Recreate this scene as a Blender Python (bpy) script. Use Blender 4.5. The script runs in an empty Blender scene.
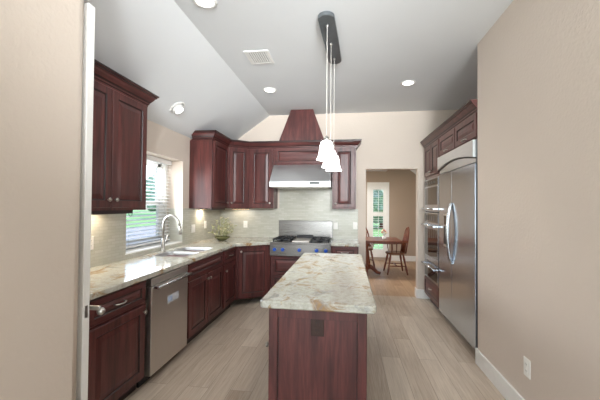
import bpy, bmesh, math, random
from mathutils import Vector, Matrix
from mathutils.geometry import tessellate_polygon
random.seed(7)
PI = math.pi
S = bpy.context.scene
COL = S.collection

# ------------------------------------------------------------------ camera
F, YAW, PIT, ROL, EYE = 319.17, .1410, .0173, -.0080, 1.4630
xv = Vector((math.cos(YAW), math.sin(YAW), 0))
fh = Vector((-math.sin(YAW), math.cos(YAW), 0))
fv = fh*math.cos(PIT) + Vector((0, 0, math.sin(PIT)))
zv = -fh*math.sin(PIT) + Vector((0, 0, math.cos(PIT)))
right = xv*math.cos(ROL) - zv*math.sin(ROL)
up = xv*math.sin(ROL) + zv*math.cos(ROL)
cd = bpy.data.cameras.new('camera'); cam = bpy.data.objects.new('camera', cd); COL.objects.link(cam)
m3 = Matrix((right, up, -fv)).transposed()
cam.matrix_world = Matrix.Translation((.003, -.0103, EYE)) @ m3.to_4x4()
cd.sensor_fit = 'HORIZONTAL'; cd.sensor_width = 36; cd.lens = F/600*36; cd.clip_start = .03; cd.clip_end = 400
S.camera = cam

# ------------------------------------------------------------------ sky, daylight, exposure
S.view_settings.view_transform = 'Standard'; S.view_settings.look = 'None'
S.view_settings.gamma = 1; S.view_settings.use_curve_mapping = False
S.view_settings.exposure = 0.0
W = bpy.data.worlds.new('sky'); S.world = W; W.use_nodes = True
wn = W.node_tree.nodes; wl = W.node_tree.links
bg = wn['Background']
sky = wn.new('ShaderNodeTexSky'); sky.sky_type = 'NISHITA'; sky.sun_disc = False
sky.sun_elevation = math.radians(50); sky.sun_rotation = math.radians(120); sky.air_density = 1.0; sky.dust_density = 2.0
wl.new(sky.outputs[0], bg.inputs[0]); bg.inputs[1].default_value = .68
sl = bpy.data.lights.new('sun', 'SUN'); sl.energy = 1.0; sl.angle = .01; so = bpy.data.objects.new('sun', sl); COL.objects.link(so)
so.rotation_euler = Vector((-.62, -.04, -.78)).to_track_quat('-Z', 'Y').to_euler()

def area(name, loc, target, sx, sy, power, col=(1, 1, 1), spread=PI):
    l = bpy.data.lights.new(name, 'AREA'); l.shape = 'RECTANGLE'; l.size = sx; l.size_y = sy
    l.energy = power; l.color = col; l.spread = spread
    o = bpy.data.objects.new(name, l); COL.objects.link(o); o.location = loc
    d = Vector(target) - Vector(loc); o.rotation_euler = d.to_track_quat('-Z', 'Y').to_euler()
    return o
# daylight lamps at the windows; rear and side ones are unseen, added as fill
area('rear_window_fill', (-.7, -4.75, 1.5), (-.7, 0, 1.45), 3.3, 2.3, 165, (.90, .96, 1))
area('side_window_fill', (-4.75, -1.6, 1.5), (0, -1.2, 1.4), 3.2, 2.2, 30, (.90, .96, 1))
area('daylight_kitchen_window', (-2.34, 3.45, 1.56), (0, 3.4, 1.9), .95, .8, 20, (.93, .97, 1))
# unseen fill lamps added behind the camera, aimed up at the ceiling
area('ceiling_fill', (.95, -3.0, 2.45), (-.5, 4.2, 3.5), .6, .6, 48, (.93, .97, 1), math.radians(50))
area('ceiling_fill_kitchen', (.75, -1.0, 2.1), (-.9, 3.9, 3.3), .5, .5, 21.5, (.93, .97, 1), math.radians(64))
area('daylight_dining_window', (-1.95, 7.6, 1.5), (1, 7.6, .9), 1.8, 1.5, 34, (1, .96, .9))  # daylight lamp outside an unseen side opening of the dining room

# ------------------------------------------------------------------ materials
def srgb(r, g, b):
    f = lambda c: c/12.92 if c <= .04045 else ((c+.055)/1.055)**2.4
    return (f(r/255), f(g/255), f(b/255), 1)
class NT:
    def __init__(s, name):
        s.m = bpy.data.materials.new(name); s.m.use_nodes = True
        s.t = s.m.node_tree; s.b = s.t.nodes['Principled BSDF']
        s.tc = s.t.nodes.new('ShaderNodeTexCoord')
    def n(s, typ, **kw):
        o = s.t.nodes.new(typ)
        for k, v in kw.items():
            if isinstance(v, bpy.types.NodeSocket): s.t.links.new(v, o.inputs[k.replace('_', ' ')])
            elif k in o.inputs.keys() or k.replace('_', ' ') in o.inputs.keys(): o.inputs[k.replace('_', ' ')].default_value = v
            else: setattr(o, k, v)
        return o
    def link(s, a, b): s.t.links.new(a, b)
    def set(s, **kw):
        for k, v in kw.items():
            i = s.b.inputs[k.replace('_', ' ')]
            if isinstance(v, bpy.types.NodeSocket): s.link(v, i)
            else: i.default_value = v
    def coords(s, scale=(1, 1, 1), rot=(0, 0, 0), space='Object'):
        mp = s.n('ShaderNodeMapping'); s.link(s.tc.outputs[space], mp.inputs[0])
        mp.inputs['Scale'].default_value = scale; mp.inputs['Rotation'].default_value = rot
        return mp.outputs[0]
    def noise(s, vec, scale, detail=3, rough=.5, dist=0):
        o = s.n('ShaderNodeTexNoise'); s.link(vec, o.inputs['Vector'])
        o.inputs['Scale'].default_value = scale; o.inputs['Detail'].default_value = detail
        o.inputs['Roughness'].default_value = rough; o.inputs['Distortion'].default_value = dist
        return o.outputs[0]
    def ramp(s, fac, stops):
        o = s.n('ShaderNodeValToRGB'); s.link(fac, o.inputs[0]); e = o.color_ramp.elements
        while len(e) < len(stops): e.new(.5)
        for i, (p, c) in enumerate(stops): e[i].position = p; e[i].color = c
        return o.outputs[0]
    def mix(s, fac, a, b, blend='MIX'):
        o = s.n('ShaderNodeMix', data_type='RGBA', blend_type=blend)
        for sock, v in ((o.inputs[0], fac), (o.inputs[6], a), (o.inputs[7], b)):
            if isinstance(v, bpy.types.NodeSocket): s.link(v, sock)
            else: sock.default_value = v
        return o.outputs[2]
    def bump(s, h, strength=.2, dist=.01):
        o = s.n('ShaderNodeBump'); s.link(h, o.inputs['Height'])
        o.inputs['Strength'].default_value = strength; o.inputs['Distance'].default_value = dist
        s.link(o.outputs[0], s.b.inputs['Normal'])

def plain(name, rgb, rough=.5, metal=0, var=.06, scale=20):
    k = NT(name); v = k.noise(k.coords(), scale)
    c = srgb(*rgb); lo = tuple(x*(1-var) for x in c[:3])+(1,); hi = tuple(min(1, x*(1+var)) for x in c[:3])+(1,)
    k.set(Base_Color=k.ramp(v, [(.3, lo), (.7, hi)]), Roughness=rough, Metallic=metal)
    return k.m
def paint(name, rgb, bump=.5, scale=48):
    k = NT(name); v = k.noise(k.coords(), 1.5, 2); c = srgb(*rgb)
    k.set(Base_Color=k.ramp(v, [(.3, tuple(x*.97 for x in c[:3])+(1,)), (.7, c)]), Roughness=.75)
    k.bump(k.noise(k.coords(), scale, 2), bump, .004); return k.m
def wood(name, dark, light, rough=.38, along=2, coat=.15):
    k = NT(name); sc = [9, 9, 9]; sc[along] = .7
    g = k.noise(k.coords(tuple(sc)), 2.2, 5, .6, .6)
    fine = k.noise(k.coords(tuple(x*6 for x in sc)), 2, 3)
    blot = k.noise(k.coords(), 3.0, 2)
    c = k.ramp(g, [(.3, srgb(*dark)), (.7, srgb(*light))])
    c = k.mix(k.ramp(fine, [(.35, (.35,)*3+(1,)), (.6, (0, 0, 0, 1))]), c, srgb(*dark))
    c = k.mix(k.ramp(blot, [(.4, (0, 0, 0, 1)), (.75, (.45,)*3+(1,))]), c, srgb(*dark))
    k.set(Base_Color=c, Roughness=rough, Coat_Weight=coat, Coat_Roughness=.33, Specular_IOR_Level=.38); return k.m
def steel(name, rgb=(180, 186, 192), rough=.3, along=2):
    k = NT(name); sc = [120, 120, 120]; sc[along] = 1.2
    g = k.noise(k.coords(tuple(sc)), 3, 2); c = srgb(*rgb)
    k.set(Base_Color=k.ramp(g, [(.3, tuple(x*.93 for x in c[:3])+(1,)), (.7, c)]), Metallic=1.0,
          Roughness=k.ramp(g, [(.2, (rough*.8,)*3+(1,)), (.8, (rough*1.15,)*3+(1,))])); return k.m
def glow(name, rgb, strength):
    k = NT(name); v = k.noise(k.coords(), 8)
    k.set(Base_Color=srgb(*rgb), Emission_Color=k.ramp(v, [(0, srgb(*rgb)), (1, srgb(*rgb))]), Emission_Strength=strength, Roughness=.4); return k.m
def glass(name, rgb=(255, 255, 255), rough=0.0):
    k = NT(name); v = k.noise(k.coords(), 3); c = srgb(*rgb)
    k.set(Base_Color=k.ramp(v, [(0, c), (1, c)]), Transmission_Weight=1.0, Roughness=rough, IOR=1.02); return k.m

CHERRY = wood('cherry_wood', (55, 27, 26), (112, 59, 55))
CHERRYH = wood('cherry_wood_rails', (55, 27, 26), (112, 59, 55), along=0)
GLAZE = plain('dark_glaze', (34, 14, 14), .4)
CHAIRWOOD = wood('walnut_brown_wood', (84, 40, 26), (134, 74, 48), .35)
SEATWOOD = wood('seat_wood', (96, 60, 40), (140, 94, 66), .35)
WALL = paint('beige_paint', (207, 194, 181))
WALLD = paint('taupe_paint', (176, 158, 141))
CEIL = paint('ceiling_white', (219, 221, 222), .15)
TRIMW = plain('white_trim', (232, 231, 227), .4, var=.02)
STEEL = steel('stainless_steel', (196, 206, 218), rough=.2); STEELH = steel('stainless_horizontal', (224, 228, 230), .36, along=0)
STEELY = steel('stainless_bright', (208, 212, 216), .22)
STEELB = steel('burnished_steel', (214, 208, 202), .42)
STEELG = steel('backguard_steel', (136, 134, 132), .3, along=0)
NICKEL = plain('brushed_nickel', (186, 183, 177), .3, 1)
SINKM = plain('satin_sink_steel', (188, 191, 194), .32, .55, .02)
CHROME = plain('chrome', (225, 225, 225), .1, 1, .02)
CANOPY = plain('gunmetal_canopy', (112, 117, 120), .3, .7)
CORDM = plain('pale_cord', (214, 210, 202), .6)
DARKM = plain('dark_metal', (60, 61, 64), .35, .8)
IRON = plain('cast_iron', (38, 38, 42), .55, .3)
BLACK = plain('black_plastic', (24, 24, 26), .4)
OVGLASS = plain('oven_glass', (26, 30, 30), .04, 0)
OVGLASS.node_tree.nodes['Principled BSDF'].inputs['Specular IOR Level'].default_value = .6
OVGLASS.node_tree.nodes['Principled BSDF'].inputs['Coat Weight'].default_value = .2
BLUE = plain('blue_knob', (22, 78, 178), .3)
PLATE = plain('white_plate', (236, 234, 228), .4, var=.02)
BRONZE = plain('bronze_plate', (58, 40, 34), .4, .4)
SHADE = glow('frosted_shade', (255, 252, 250), 5.5)
LENS = glow('lamp_lens', (255, 252, 246), 5)
WARM = glow('warm_strip', (255, 214, 160), 6)
PANE = glass('window_glass')
GREEN = plain('leaf_green', (150, 154, 116), .5, var=.3, scale=40)
GREEND = plain('leaf_grey_green', (188, 186, 152), .5, var=.2, scale=40)
BLOOM = plain('cream_blossom', (226, 214, 184), .6)
PINK = plain('pink_blossom', (200, 140, 128), .6)
BOWLM = plain('olive_glazed_bowl', (104, 104, 70), .25)
BLINDM = plain('blind_white', (240, 240, 238), .5, var=.02)
LAWN = plain('lawn', (120, 160, 100), .9, var=.3, scale=2)
ROAD = plain('asphalt', (150, 150, 150), .9)
HEDGE = plain('hedge_leaves', (136, 158, 144), .9, var=.4, scale=8)
HOUSEM = plain('house_wall', (190, 186, 176), .9)
STICK = plain('sticker_white', (196, 200, 206), .4)
STICKB = plain('sticker_blue', (160, 178, 206), .4)

def mk_floor(name, T):
    k = NT(name); sp = k.n('ShaderNodeSeparateXYZ'); k.link(k.tc.outputs['Object'], sp.inputs[0])
    cb = k.n('ShaderNodeCombineXYZ'); k.link(sp.outputs[1], cb.inputs[0]); k.link(sp.outputs[0], cb.inputs[1])
    br = k.n('ShaderNodeTexBrick', offset=.37, offset_frequency=2)
    k.link(cb.outputs[0], br.inputs['Vector'])
    for n_, v in (('Color1', (0, 0, 0, 1)), ('Color2', (1, 1, 1, 1)), ('Mortar', (.5, .5, .5, 1)), ('Scale', 1), ('Mortar Size', .0016), ('Mortar Smooth', .2), ('Bias', 0), ('Brick Width', 1.22), ('Row Height', .178)):
        br.inputs[n_].default_value = v
    off = k.n('ShaderNodeVectorMath', operation='MULTIPLY_ADD')
    k.link(br.outputs[0], off.inputs[0]); off.inputs[1].default_value = (7, 3, 5); k.link(k.tc.outputs['Object'], off.inputs[2])
    mp = k.n('ShaderNodeMapping'); k.link(off.outputs[0], mp.inputs[0]); mp.inputs['Scale'].default_value = (9, .9, 1)
    g = k.noise(mp.outputs[0], 1.6, 6, .62, 1.2)
    mp2 = k.n('ShaderNodeMapping'); k.link(off.outputs[0], mp2.inputs[0]); mp2.inputs['Scale'].default_value = (60, 1.6, 1)
    g2 = k.noise(mp2.outputs[0], 2, 4)
    c = k.ramp(g, [(.28, srgb(138, 120, 100)), (.5, srgb(186, 171, 152)), (.72, srgb(218, 207, 190))])
    c = k.mix(.4, c, k.ramp(g2, [(.33, srgb(118, 96, 76)), (.6, srgb(212, 198, 180))]))
    c = k.mix(.55, c, k.ramp(br.outputs[0], [(0, srgb(146, 126, 108)), (1, srgb(208, 196, 181))]))
    c = k.mix(k.ramp(br.outputs['Fac'], [(.2, (0, 0, 0, 1)), (1, (.8,)*3+(1,))]), c, srgb(104, 88, 76))
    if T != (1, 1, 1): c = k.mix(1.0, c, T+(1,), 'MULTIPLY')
    k.set(Base_Color=c, Roughness=.42); k.bump(g2, .06, .002); return k.m
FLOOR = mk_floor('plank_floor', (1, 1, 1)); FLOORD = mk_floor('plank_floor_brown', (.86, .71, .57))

def mk_granite():
    k = NT('cream_granite'); v = k.coords()
    st = k.coords((1, .62, 1), (0, 0, .6))
    a = k.noise(st, 5.0, 7, .66, 1.4); b = k.noise(k.coords((1, 1, 1), (.4, 0, 2)), 3.4, 6, .65, 1.8)
    s_ = k.noise(v, 85, 3, .7); s2 = k.noise(v, 24, 4, .7)
    c = k.ramp(s2, [(.3, srgb(170, 167, 152)), (.55, srgb(194, 194, 184)), (.75, srgb(206, 206, 198))])
    c = k.mix(k.ramp(a, [(.53, (0, 0, 0, 1)), (.63, (.9,)*3+(1,))]), c, srgb(152, 118, 74))
    c = k.mix(k.ramp(b, [(.55, (0, 0, 0, 1)), (.66, (.62,)*3+(1,))]), c, srgb(128, 128, 130))
    c = k.mix(k.ramp(b, [(.30, (.6,)*3+(1,)), (.40, (0, 0, 0, 1))]), c, srgb(186, 168, 128))
    c = k.mix(k.ramp(s_, [(.32, (.55,)*3+(1,)), (.42, (0, 0, 0, 1))]), c, srgb(150, 132, 106))
    c = k.mix(k.ramp(s_, [(.66, (0, 0, 0, 1)), (.8, (.5,)*3+(1,))]), c, srgb(226, 224, 216))
    k.set(Base_Color=c, Roughness=.12); return k.m
GRANITE = mk_granite()

def mk_tile(name, ax):
    k = NT(name); sp = k.n('ShaderNodeSeparateXYZ'); k.link(k.tc.outputs['Object'], sp.inputs[0])
    cb = k.n('ShaderNodeCombineXYZ'); k.link(sp.outputs[ax], cb.inputs[0]); k.link(sp.outputs[2], cb.inputs[1])
    br = k.n('ShaderNodeTexBrick', offset=.5); k.link(cb.outputs[0], br.inputs['Vector'])
    for n_, v in (('Color1', srgb(182, 181, 168)), ('Color2', srgb(194, 193, 183)), ('Mortar', srgb(174, 171, 157)), ('Scale', 1), ('Mortar Size', .0016), ('Mortar Smooth', .3), ('Bias', 0), ('Brick Width', .102), ('Row Height', .0285)):
        br.inputs[n_].default_value = v
    k.set(Base_Color=br.outputs[0], Roughness=.16)
    inv = k.n('ShaderNodeMath', operation='SUBTRACT'); inv.inputs[0].default_value = 1; k.link(br.outputs['Fac'], inv.inputs[1])
    k.bump(inv.outputs[0], .3, .002); return k.m
TILEL = mk_tile('glass_tile_left', 1); TILEB = mk_tile('glass_tile_back', 0)

# ------------------------------------------------------------------ mesh builder
class MB:
    def __init__(s): s.v = []; s.f = []; s.M = Matrix.Identity(4)
    def add(s, vs, fs, m=0, sm=False):
        o = len(s.v); s.v += [tuple(s.M @ Vector(p)) for p in vs]
        s.f += [(tuple(i+o for i in f), m, sm) for f in fs]; return s
    def box(s, x0, y0, z0, x1, y1, z1, m=0, bev=0):
        x0, x1 = min(x0, x1), max(x0, x1); y0, y1 = min(y0, y1), max(y0, y1); z0, z1 = min(z0, z1), max(z0, z1)
        if bev <= 0:
            vs = [(x, y, z) for z in (z0, z1) for y in (y0, y1) for x in (x0, x1)]
            return s.add(vs, [(0, 2, 3, 1), (4, 5, 7, 6), (0, 1, 5, 4), (2, 6, 7, 3), (0, 4, 6, 2), (1, 3, 7, 5)], m)
        bm = bmesh.new(); bmesh.ops.create_cube(bm, size=1)
        for v in bm.verts: v.co = Vector(((x0+x1)/2+v.co.x*(x1-x0), (y0+y1)/2+v.co.y*(y1-y0), (z0+z1)/2+v.co.z*(z1-z0)))
        b = min(bev, .49*min(x1-x0, y1-y0, z1-z0))
        bmesh.ops.bevel(bm, geom=bm.edges[:], offset=b, segments=2, profile=.5, affect='EDGES')
        bm.verts.index_update(); s.add([tuple(v.co) for v in bm.verts], [tuple(v.index for v in f.verts) for f in bm.faces], m); bm.free(); return s
    def tube(s, pts, r, seg=10, m=0, caps=True):
        pts = [Vector(p) for p in pts]; n = len(pts); rs = r if isinstance(r, (list, tuple)) else [r]*n
        vs = []; fs = []; prev = None
        for i, p in enumerate(pts):
            t = (pts[min(i+1, n-1)]-pts[max(i-1, 0)]).normalized()
            if prev is None:
                a = Vector((0, 0, 1)) if abs(t.z) < .9 else Vector((1, 0, 0)); u = t.cross(a).normalized()
            else: u = (prev - t*prev.dot(t)).normalized()
            prev = u; w = t.cross(u)
            for k in range(seg):
                a = 2*PI*k/seg; vs.append(p+(u*math.cos(a)+w*math.sin(a))*rs[i])
        for i in range(n-1):
            for k in range(seg):
                a = i*seg+k; b = i*seg+(k+1) % seg; fs.append((a, b, b+seg, a+seg))
        s.add(vs, fs, m, True)
        if caps: s.add(vs[:seg], [tuple(range(seg))[::-1]], m); s.add(vs[-seg:], [tuple(range(seg))], m)
        return s
    def lathe(s, prof, c=(0, 0, 0), axis=2, seg=20, m=0, flip=1):
        vs = []; fs = []; n = len(prof); c = Vector(c)
        for r, h in prof:
            for k in range(seg):
                a = 2*PI*k/seg; p = [0, 0, 0]; p[(axis+1) % 3] = r*math.cos(a); p[(axis+2) % 3] = r*math.sin(a); p[axis] = h*flip
                vs.append(c+Vector(p))
        for i in range(n-1):
            for k in range(seg):
                a = i*seg+k; b = i*seg+(k+1) % seg; fs.append((a, b, b+seg, a+seg))
        s.add(vs, fs, m, True)
        if prof[0][0] > 1e-4: s.add(vs[:seg], [tuple(range(seg))[::-1]], m)
        if prof[-1][0] > 1e-4: s.add(vs[-seg:], [tuple(range(seg))], m)
        return s
    def prism(s, poly, a0, a1, axis=2, m=0):
        # poly in the two axes after 'axis' (cyclic)
        def mk(p, h):
            q = [0, 0, 0]; q[(axis+1) % 3] = p[0]; q[(axis+2) % 3] = p[1]; q[axis] = h; return tuple(q)
        n = len(poly); vs = [mk(p, a0) for p in poly]+[mk(p, a1) for p in poly]
        fs = [tuple(range(n))[::-1], tuple(range(n, 2*n))]+[(i, (i+1) % n, n+(i+1) % n, n+i) for i in range(n)]
        return s.add(vs, fs, m)
    def slab(s, outer, holes, z0, z1, ch=.006, m=0):
        n = len(outer); P = [Vector(p) for p in outer]; ins = []
        for i in range(n):
            a = (P[i]-P[i-1]).normalized(); b = (P[(i+1) % n]-P[i]).normalized()
            na = Vector((-a.y, a.x)); nb = Vector((-b.y, b.x)); mm = na+nb; mm = mm/(1+na.dot(nb)); ins.append(P[i]+mm*ch)
        for lo, z, fl in ((ins, z1, False), (ins, z0, True)):
            loops = [[Vector((p[0], p[1], 0)) for p in lo]]+[[Vector((p[0], p[1], 0)) for p in h] for h in holes]
            flat = [p for l in loops for p in l]
            fs = []
            for t in tessellate_polygon(loops):
                a, b, c = [flat[i] for i in t]; up_ = (b-a).cross(c-a).z > 0
                fs.append(tuple(t) if up_ != fl else tuple(t)[::-1])
            s.add([(p.x, p.y, z) for p in flat], fs, m)
        rings = [[(p.x, p.y, z1) for p in ins], [(p.x, p.y, z1-ch) for p in P], [(p.x, p.y, z0+ch) for p in P], [(p.x, p.y, z0) for p in ins]]
        for r0, r1 in zip(rings, rings[1:]):
            s.add(r0+r1, [(i, n+i, n+(i+1) % n, (i+1) % n) for i in range(n)], m)
        for h in holes:
            k = len(h); s.add([(p[0], p[1], z1) for p in h]+[(p[0], p[1], z0) for p in h], [(i, (i+1) % k, k+(i+1) % k, k+i) for i in range(k)], m)
        return s
    def sweep(s, path, prof, m=0, gl=()):
        # path: 2-D points, profile (out to the right of travel, z)
        P = [Vector(p) for p in path]; n = len(P); k = len(prof); vs = []
        for i in range(n):
            a = (P[i]-P[i-1]).normalized() if i else (P[1]-P[0]).normalized()
            b = (P[i+1]-P[i]).normalized() if i < n-1 else a
            na = Vector((a.y, -a.x)); nb = Vector((b.y, -b.x)); mm = (na+nb)/(1+na.dot(nb))
            vs += [(P[i].x+mm.x*o, P[i].y+mm.y*o, z) for o, z in prof]
        fs = []
        for i in range(n-1):
            for j in range(k):
                a = i*k+j; b = i*k+(j+1) % k; s.add([vs[a], vs[b], vs[b+k], vs[a+k]], [(0, 1, 2, 3)], 1 if j in gl else m)
        s.add(vs[:k], [tuple(range(k))[::-1]], m); s.add(vs[-k:], [tuple(range(k))], m); return s
    def rings(s, rects, m=0, gl=(), axis_y=True):
        # rects: list of (x0,x1,z0,z1,y); faces between consecutive ones, last one capped; facing -y
        vs = []; fs = []
        for x0, x1, z0, z1, y in rects: vs += [(x0, y, z0), (x1, y, z0), (x1, y, z1), (x0, y, z1)]
        for i in range(len(rects)-1):
            f_ = [(i*4+j, i*4+(j+1) % 4, i*4+4+(j+1) % 4, i*4+4+j) for j in range(4)]
            s.add(vs, f_, 1 if i in gl else m)
        L = (len(rects)-1)*4; s.add(vs, [(L, L+1, L+2, L+3)], m); return s
    def build(s, name, mats, parent=None):
        me = bpy.data.meshes.new(name); me.from_pydata(s.v, [], [f[0] for f in s.f])
        for m in (mats if isinstance(mats, (list, tuple)) else [mats]): me.materials.append(m)
        for p, (f, m, sm) in zip(me.polygons, s.f): p.material_index = m; p.use_smooth = sm
        bm = bmesh.new(); bm.from_mesh(me); bmesh.ops.remove_doubles(bm, verts=bm.verts[:], dist=1e-5)
        bmesh.ops.recalc_face_normals(bm, faces=bm.faces[:]); bm.to_mesh(me); bm.free()
        o = bpy.data.objects.new(name, me); COL.objects.link(o)
        if parent: o.parent = parent
        return o
def tag(o, label, cat, group=None, kind=None):
    if label: o['label'] = label
    if cat: o['category'] = cat
    if group: o['group'] = group
    if kind: o['kind'] = kind
    return o
def thing(name, label, cat, loc=(0, 0, 0), rotz=0, group=None):
    o = bpy.data.objects.new(name, None); COL.objects.link(o); o.empty_display_size = .1
    o.location = loc; o.rotation_euler = (0, 0, rotz); return tag(o, label, cat, group)
def struct(name, mb, mats, parent=None):
    o = mb.build(name, mats, parent)
    if not parent: o['kind'] = 'structure'
    return o
def copytree(r, loc, label=None, rotz=None):
    c = r.copy(); COL.objects.link(c); c.location = loc
    if rotz is not None: c.rotation_euler = (0, 0, rotz)
    if label: c['label'] = label
    for ch in list(r.children):
        d = ch.copy(); COL.objects.link(d); d.parent = c
        for g in list(ch.children): e = g.copy(); COL.objects.link(e); e.parent = d
    return c

# ------------------------------------------------------------------ dimensions
LW, BW, RW = -2.165, 5.327, 1.236          # left wall, back wall, right wall planes
XO = -2.46                                  # outer face of left wall
CH = 3.005; CREASE = -1.29; LWH = 2.40
ROOM_L, ROOM_B = -4.5, -4.5                 # living side, behind the camera
NW1 = 1.0          # near wall with rounded end

# ------------------------------------------------------------------ setting
struct('floor', MB().box(-5.0, -4.9, -.1, 3.0, BW+.06, 0), FLOOR)
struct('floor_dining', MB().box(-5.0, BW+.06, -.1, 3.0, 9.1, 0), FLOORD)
def slopez(x): return CH+(x-CREASE)*(CH-LWH)/(CREASE-LW)
c = MB().box(CREASE, ROOM_B-.3, CH, 2.2, BW+.13, CH+.1)
c.box(ROOM_L-.3, ROOM_B-.3, CH, CREASE, NW1, CH+.1)
pr = [(CH, CREASE), (CH+.1, CREASE), (slopez(XO)+.1, XO), (slopez(XO), XO)]
c.prism(pr, NW1, BW+.13, axis=1)
struct('ceiling', c, CEIL)
OY0, OY1, OZ0, OZ1 = 2.89, 4.02, .955, 2.05   # window opening, left wall
w = MB()
for a in ((XO, NW1, 0, LW, OY0, slopez(LW)), (XO, OY1, 0, LW, BW, slopez(LW)), (XO, OY0, 0, LW, OY1, OZ0), (XO, OY0, OZ1, LW, OY1, slopez(LW))): w.box(*a)
struct('wall_left', w, WALL)
DX0, DX1, DZ = .337, 1.153, 2.07
w = MB(); w.box(XO, BW, 0, DX0, BW+.13, CH); w.box(DX1, BW, 0, 2.05, BW+.13, CH); w.box(DX0, BW, DZ, DX1, BW+.13, CH)
struct('wall_back', w, WALL)
w = MB(); w.box(RW, ROOM_B, 0, RW+.12, 3.0, CH); w.box(RW, 3.0, 0, 2.05, 3.197, CH); w.box(1.95, 3.197, 0, 2.05, BW, CH)
struct('wall_right', w, WALL)
# near wall with bullnose end
r = .062; prof = [(-1.351, -.8), (-1.227, -.8)]
for i in range(0, 17): a = PI*i/16; prof.append((-1.289+r*math.cos(a), 1.30+r*math.sin(a)))
o = struct('wall_near', MB().prism(prof, 0, CH), WALL)
for p in o.data.polygons: p.use_smooth = abs(p.normal.z) < .5 and p.normal.y > .05 and p.area < .1
struct('wall_pantry', MB().box(ROOM_L, .88, 0, -1.351, NW1, CH), WALL)
# rear and side walls with window openings (behind the camera)
w = MB(); w.box(ROOM_L, ROOM_B-.12, 0, -2.4, ROOM_B, CH); w.box(1.0, ROOM_B-.12, 0, RW+.12, ROOM_B, CH)
w.box(-2.4, ROOM_B-.12, 0, 1.0, ROOM_B, .3); w.box(-2.4, ROOM_B-.12, 2.7, 1.0, ROOM_B, CH); struct('wall_rear', w, WALL)
w = MB(); w.box(ROOM_L-.12, ROOM_B, 0, ROOM_L, -3.2, CH); w.box(ROOM_L-.12, 0, 0, ROOM_L, NW1, CH)
w.box(ROOM_L-.12, -3.2, 0, ROOM_L, 0, .4); w.box(ROOM_L-.12, -3.2, 2.6, ROOM_L, 0, CH); struct('wall_side', w, WALL)
# baseboards
def bb(x0, y0, x1, y1): return MB().box(x0, y0, 0, x1, y1, .142, bev=.005)
struct('baseboard_right', bb(RW-.018, ROOM_B, RW, 3.197).box(RW-.018, 3.197, 0, RW+.01, 3.21, .142), TRIMW)
struct('baseboard_back', bb(DX1-.016, BW-.018, 1.40, BW), TRIMW)
struct('baseboard_jamb', bb(DX1-.016, BW, DX1, BW+.13), TRIMW)
# near door leaf standing open behind the rounded wall end
d = MB().box(-2.0, 1.378, .012, -1.249, 1.420, 2.452, bev=.003); dr = struct('door_1', d, TRIMW)
h = MB().box(-1.2505, 1.390, .905, -1.2485, 1.408, .965)
h.lathe([(.026, 0), (.026, .006), (.012, .012), (.011, .045)], (-1.312, 1.420, .935), axis=1, m=0)
h.box(-1.322, 1.452, .924, -1.222, 1.466, .946, bev=.004)
h.lathe([(.0, 0), (.016, .003), (.02, .014), (.016, .026), (0, .03)], (-1.222, 1.448, .918), axis=1)
h.build('door_handle', NICKEL, dr)

# ---- kitchen window
wx = -2.44
def window_frame():
    root = MB()
    root.box(XO, OY0, OZ0, wx+.05, OY0+.05, OZ1).box(XO, OY1-.05, OZ0, wx+.05, OY1, OZ1).box(XO, OY0, OZ1-.05, wx+.05, OY1, OZ1).box(XO, OY0, OZ0, wx+.05, OY1, OZ0+.05)
    o = struct('window_1', root, TRIMW)
    s_ = MB()
    for z0, z1, x in ((OZ0+.05, 1.50, wx+.02), (1.46, OZ1-.05, wx)):
        s_.box(x-.02, OY0+.05, z0, x+.015, OY0+.10, z1).box(x-.02, OY1-.17, z0, x+.015, OY1-.05, z1).box(x-.02, OY0+.1, z0, x+.015, OY1-.1, z0+.045).box(x-.02, OY0+.1, z1-.045, x+.015, OY1-.1, z1)
    s_.build('sash', TRIMW, o)
    MB().box(wx-.004, OY0+.1, OZ0+.095, wx, OY1-.1, OZ1-.095).build('window_pane', PANE, o)
    MB().box(wx+.05, OY0, OZ0, LW+.0, OY1, OZ0+.012).build('window_sill', TRIMW, o)
window_frame()
bl = thing('window_blind', 'white horizontal slat blind hanging in the window over the sink', 'blind', (wx+.10, (OY0+OY1)/2, OZ0+.02))
hw = (OY1-OY0)/2-.03
MB().box(-.03, -hw, OZ1-OZ0-.08, .03, hw, OZ1-OZ0-.022, bev=.004).build('headrail', BLINDM, bl)
m = MB(); z = .05
while z < OZ1-OZ0-.09:
    a = math.radians(12); ca, sa = math.cos(a)*.022, math.sin(a)*.022
    m.add([(-ca, -hw+.01, z+sa), (ca, -hw+.01, z-sa), (ca, hw-.01, z-sa), (-ca, hw-.01, z+sa), (-ca, -hw+.01, z+sa+.003), (ca, -hw+.01, z-sa+.003), (ca, hw-.01, z-sa+.003), (-ca, hw-.01, z+sa+.003)],
          [(0, 3, 2, 1), (4, 5, 6, 7), (0, 1, 5, 4), (2, 3, 7, 6), (1, 2, 6, 5), (0, 4, 7, 3)])
    z += .043
m.build('slats', BLINDM, bl)
MB().box(-.025, -hw+.005, .012, .025, hw-.005, .03, bev=.003).build('bottom_rail', BLINDM, bl)
for yy in (-.3, .3): MB().tube([(.026, yy, .02), (.026, yy, OZ1-OZ0-.06)], .0015, 6).build('ladder_cord', BLINDM, bl)

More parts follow.
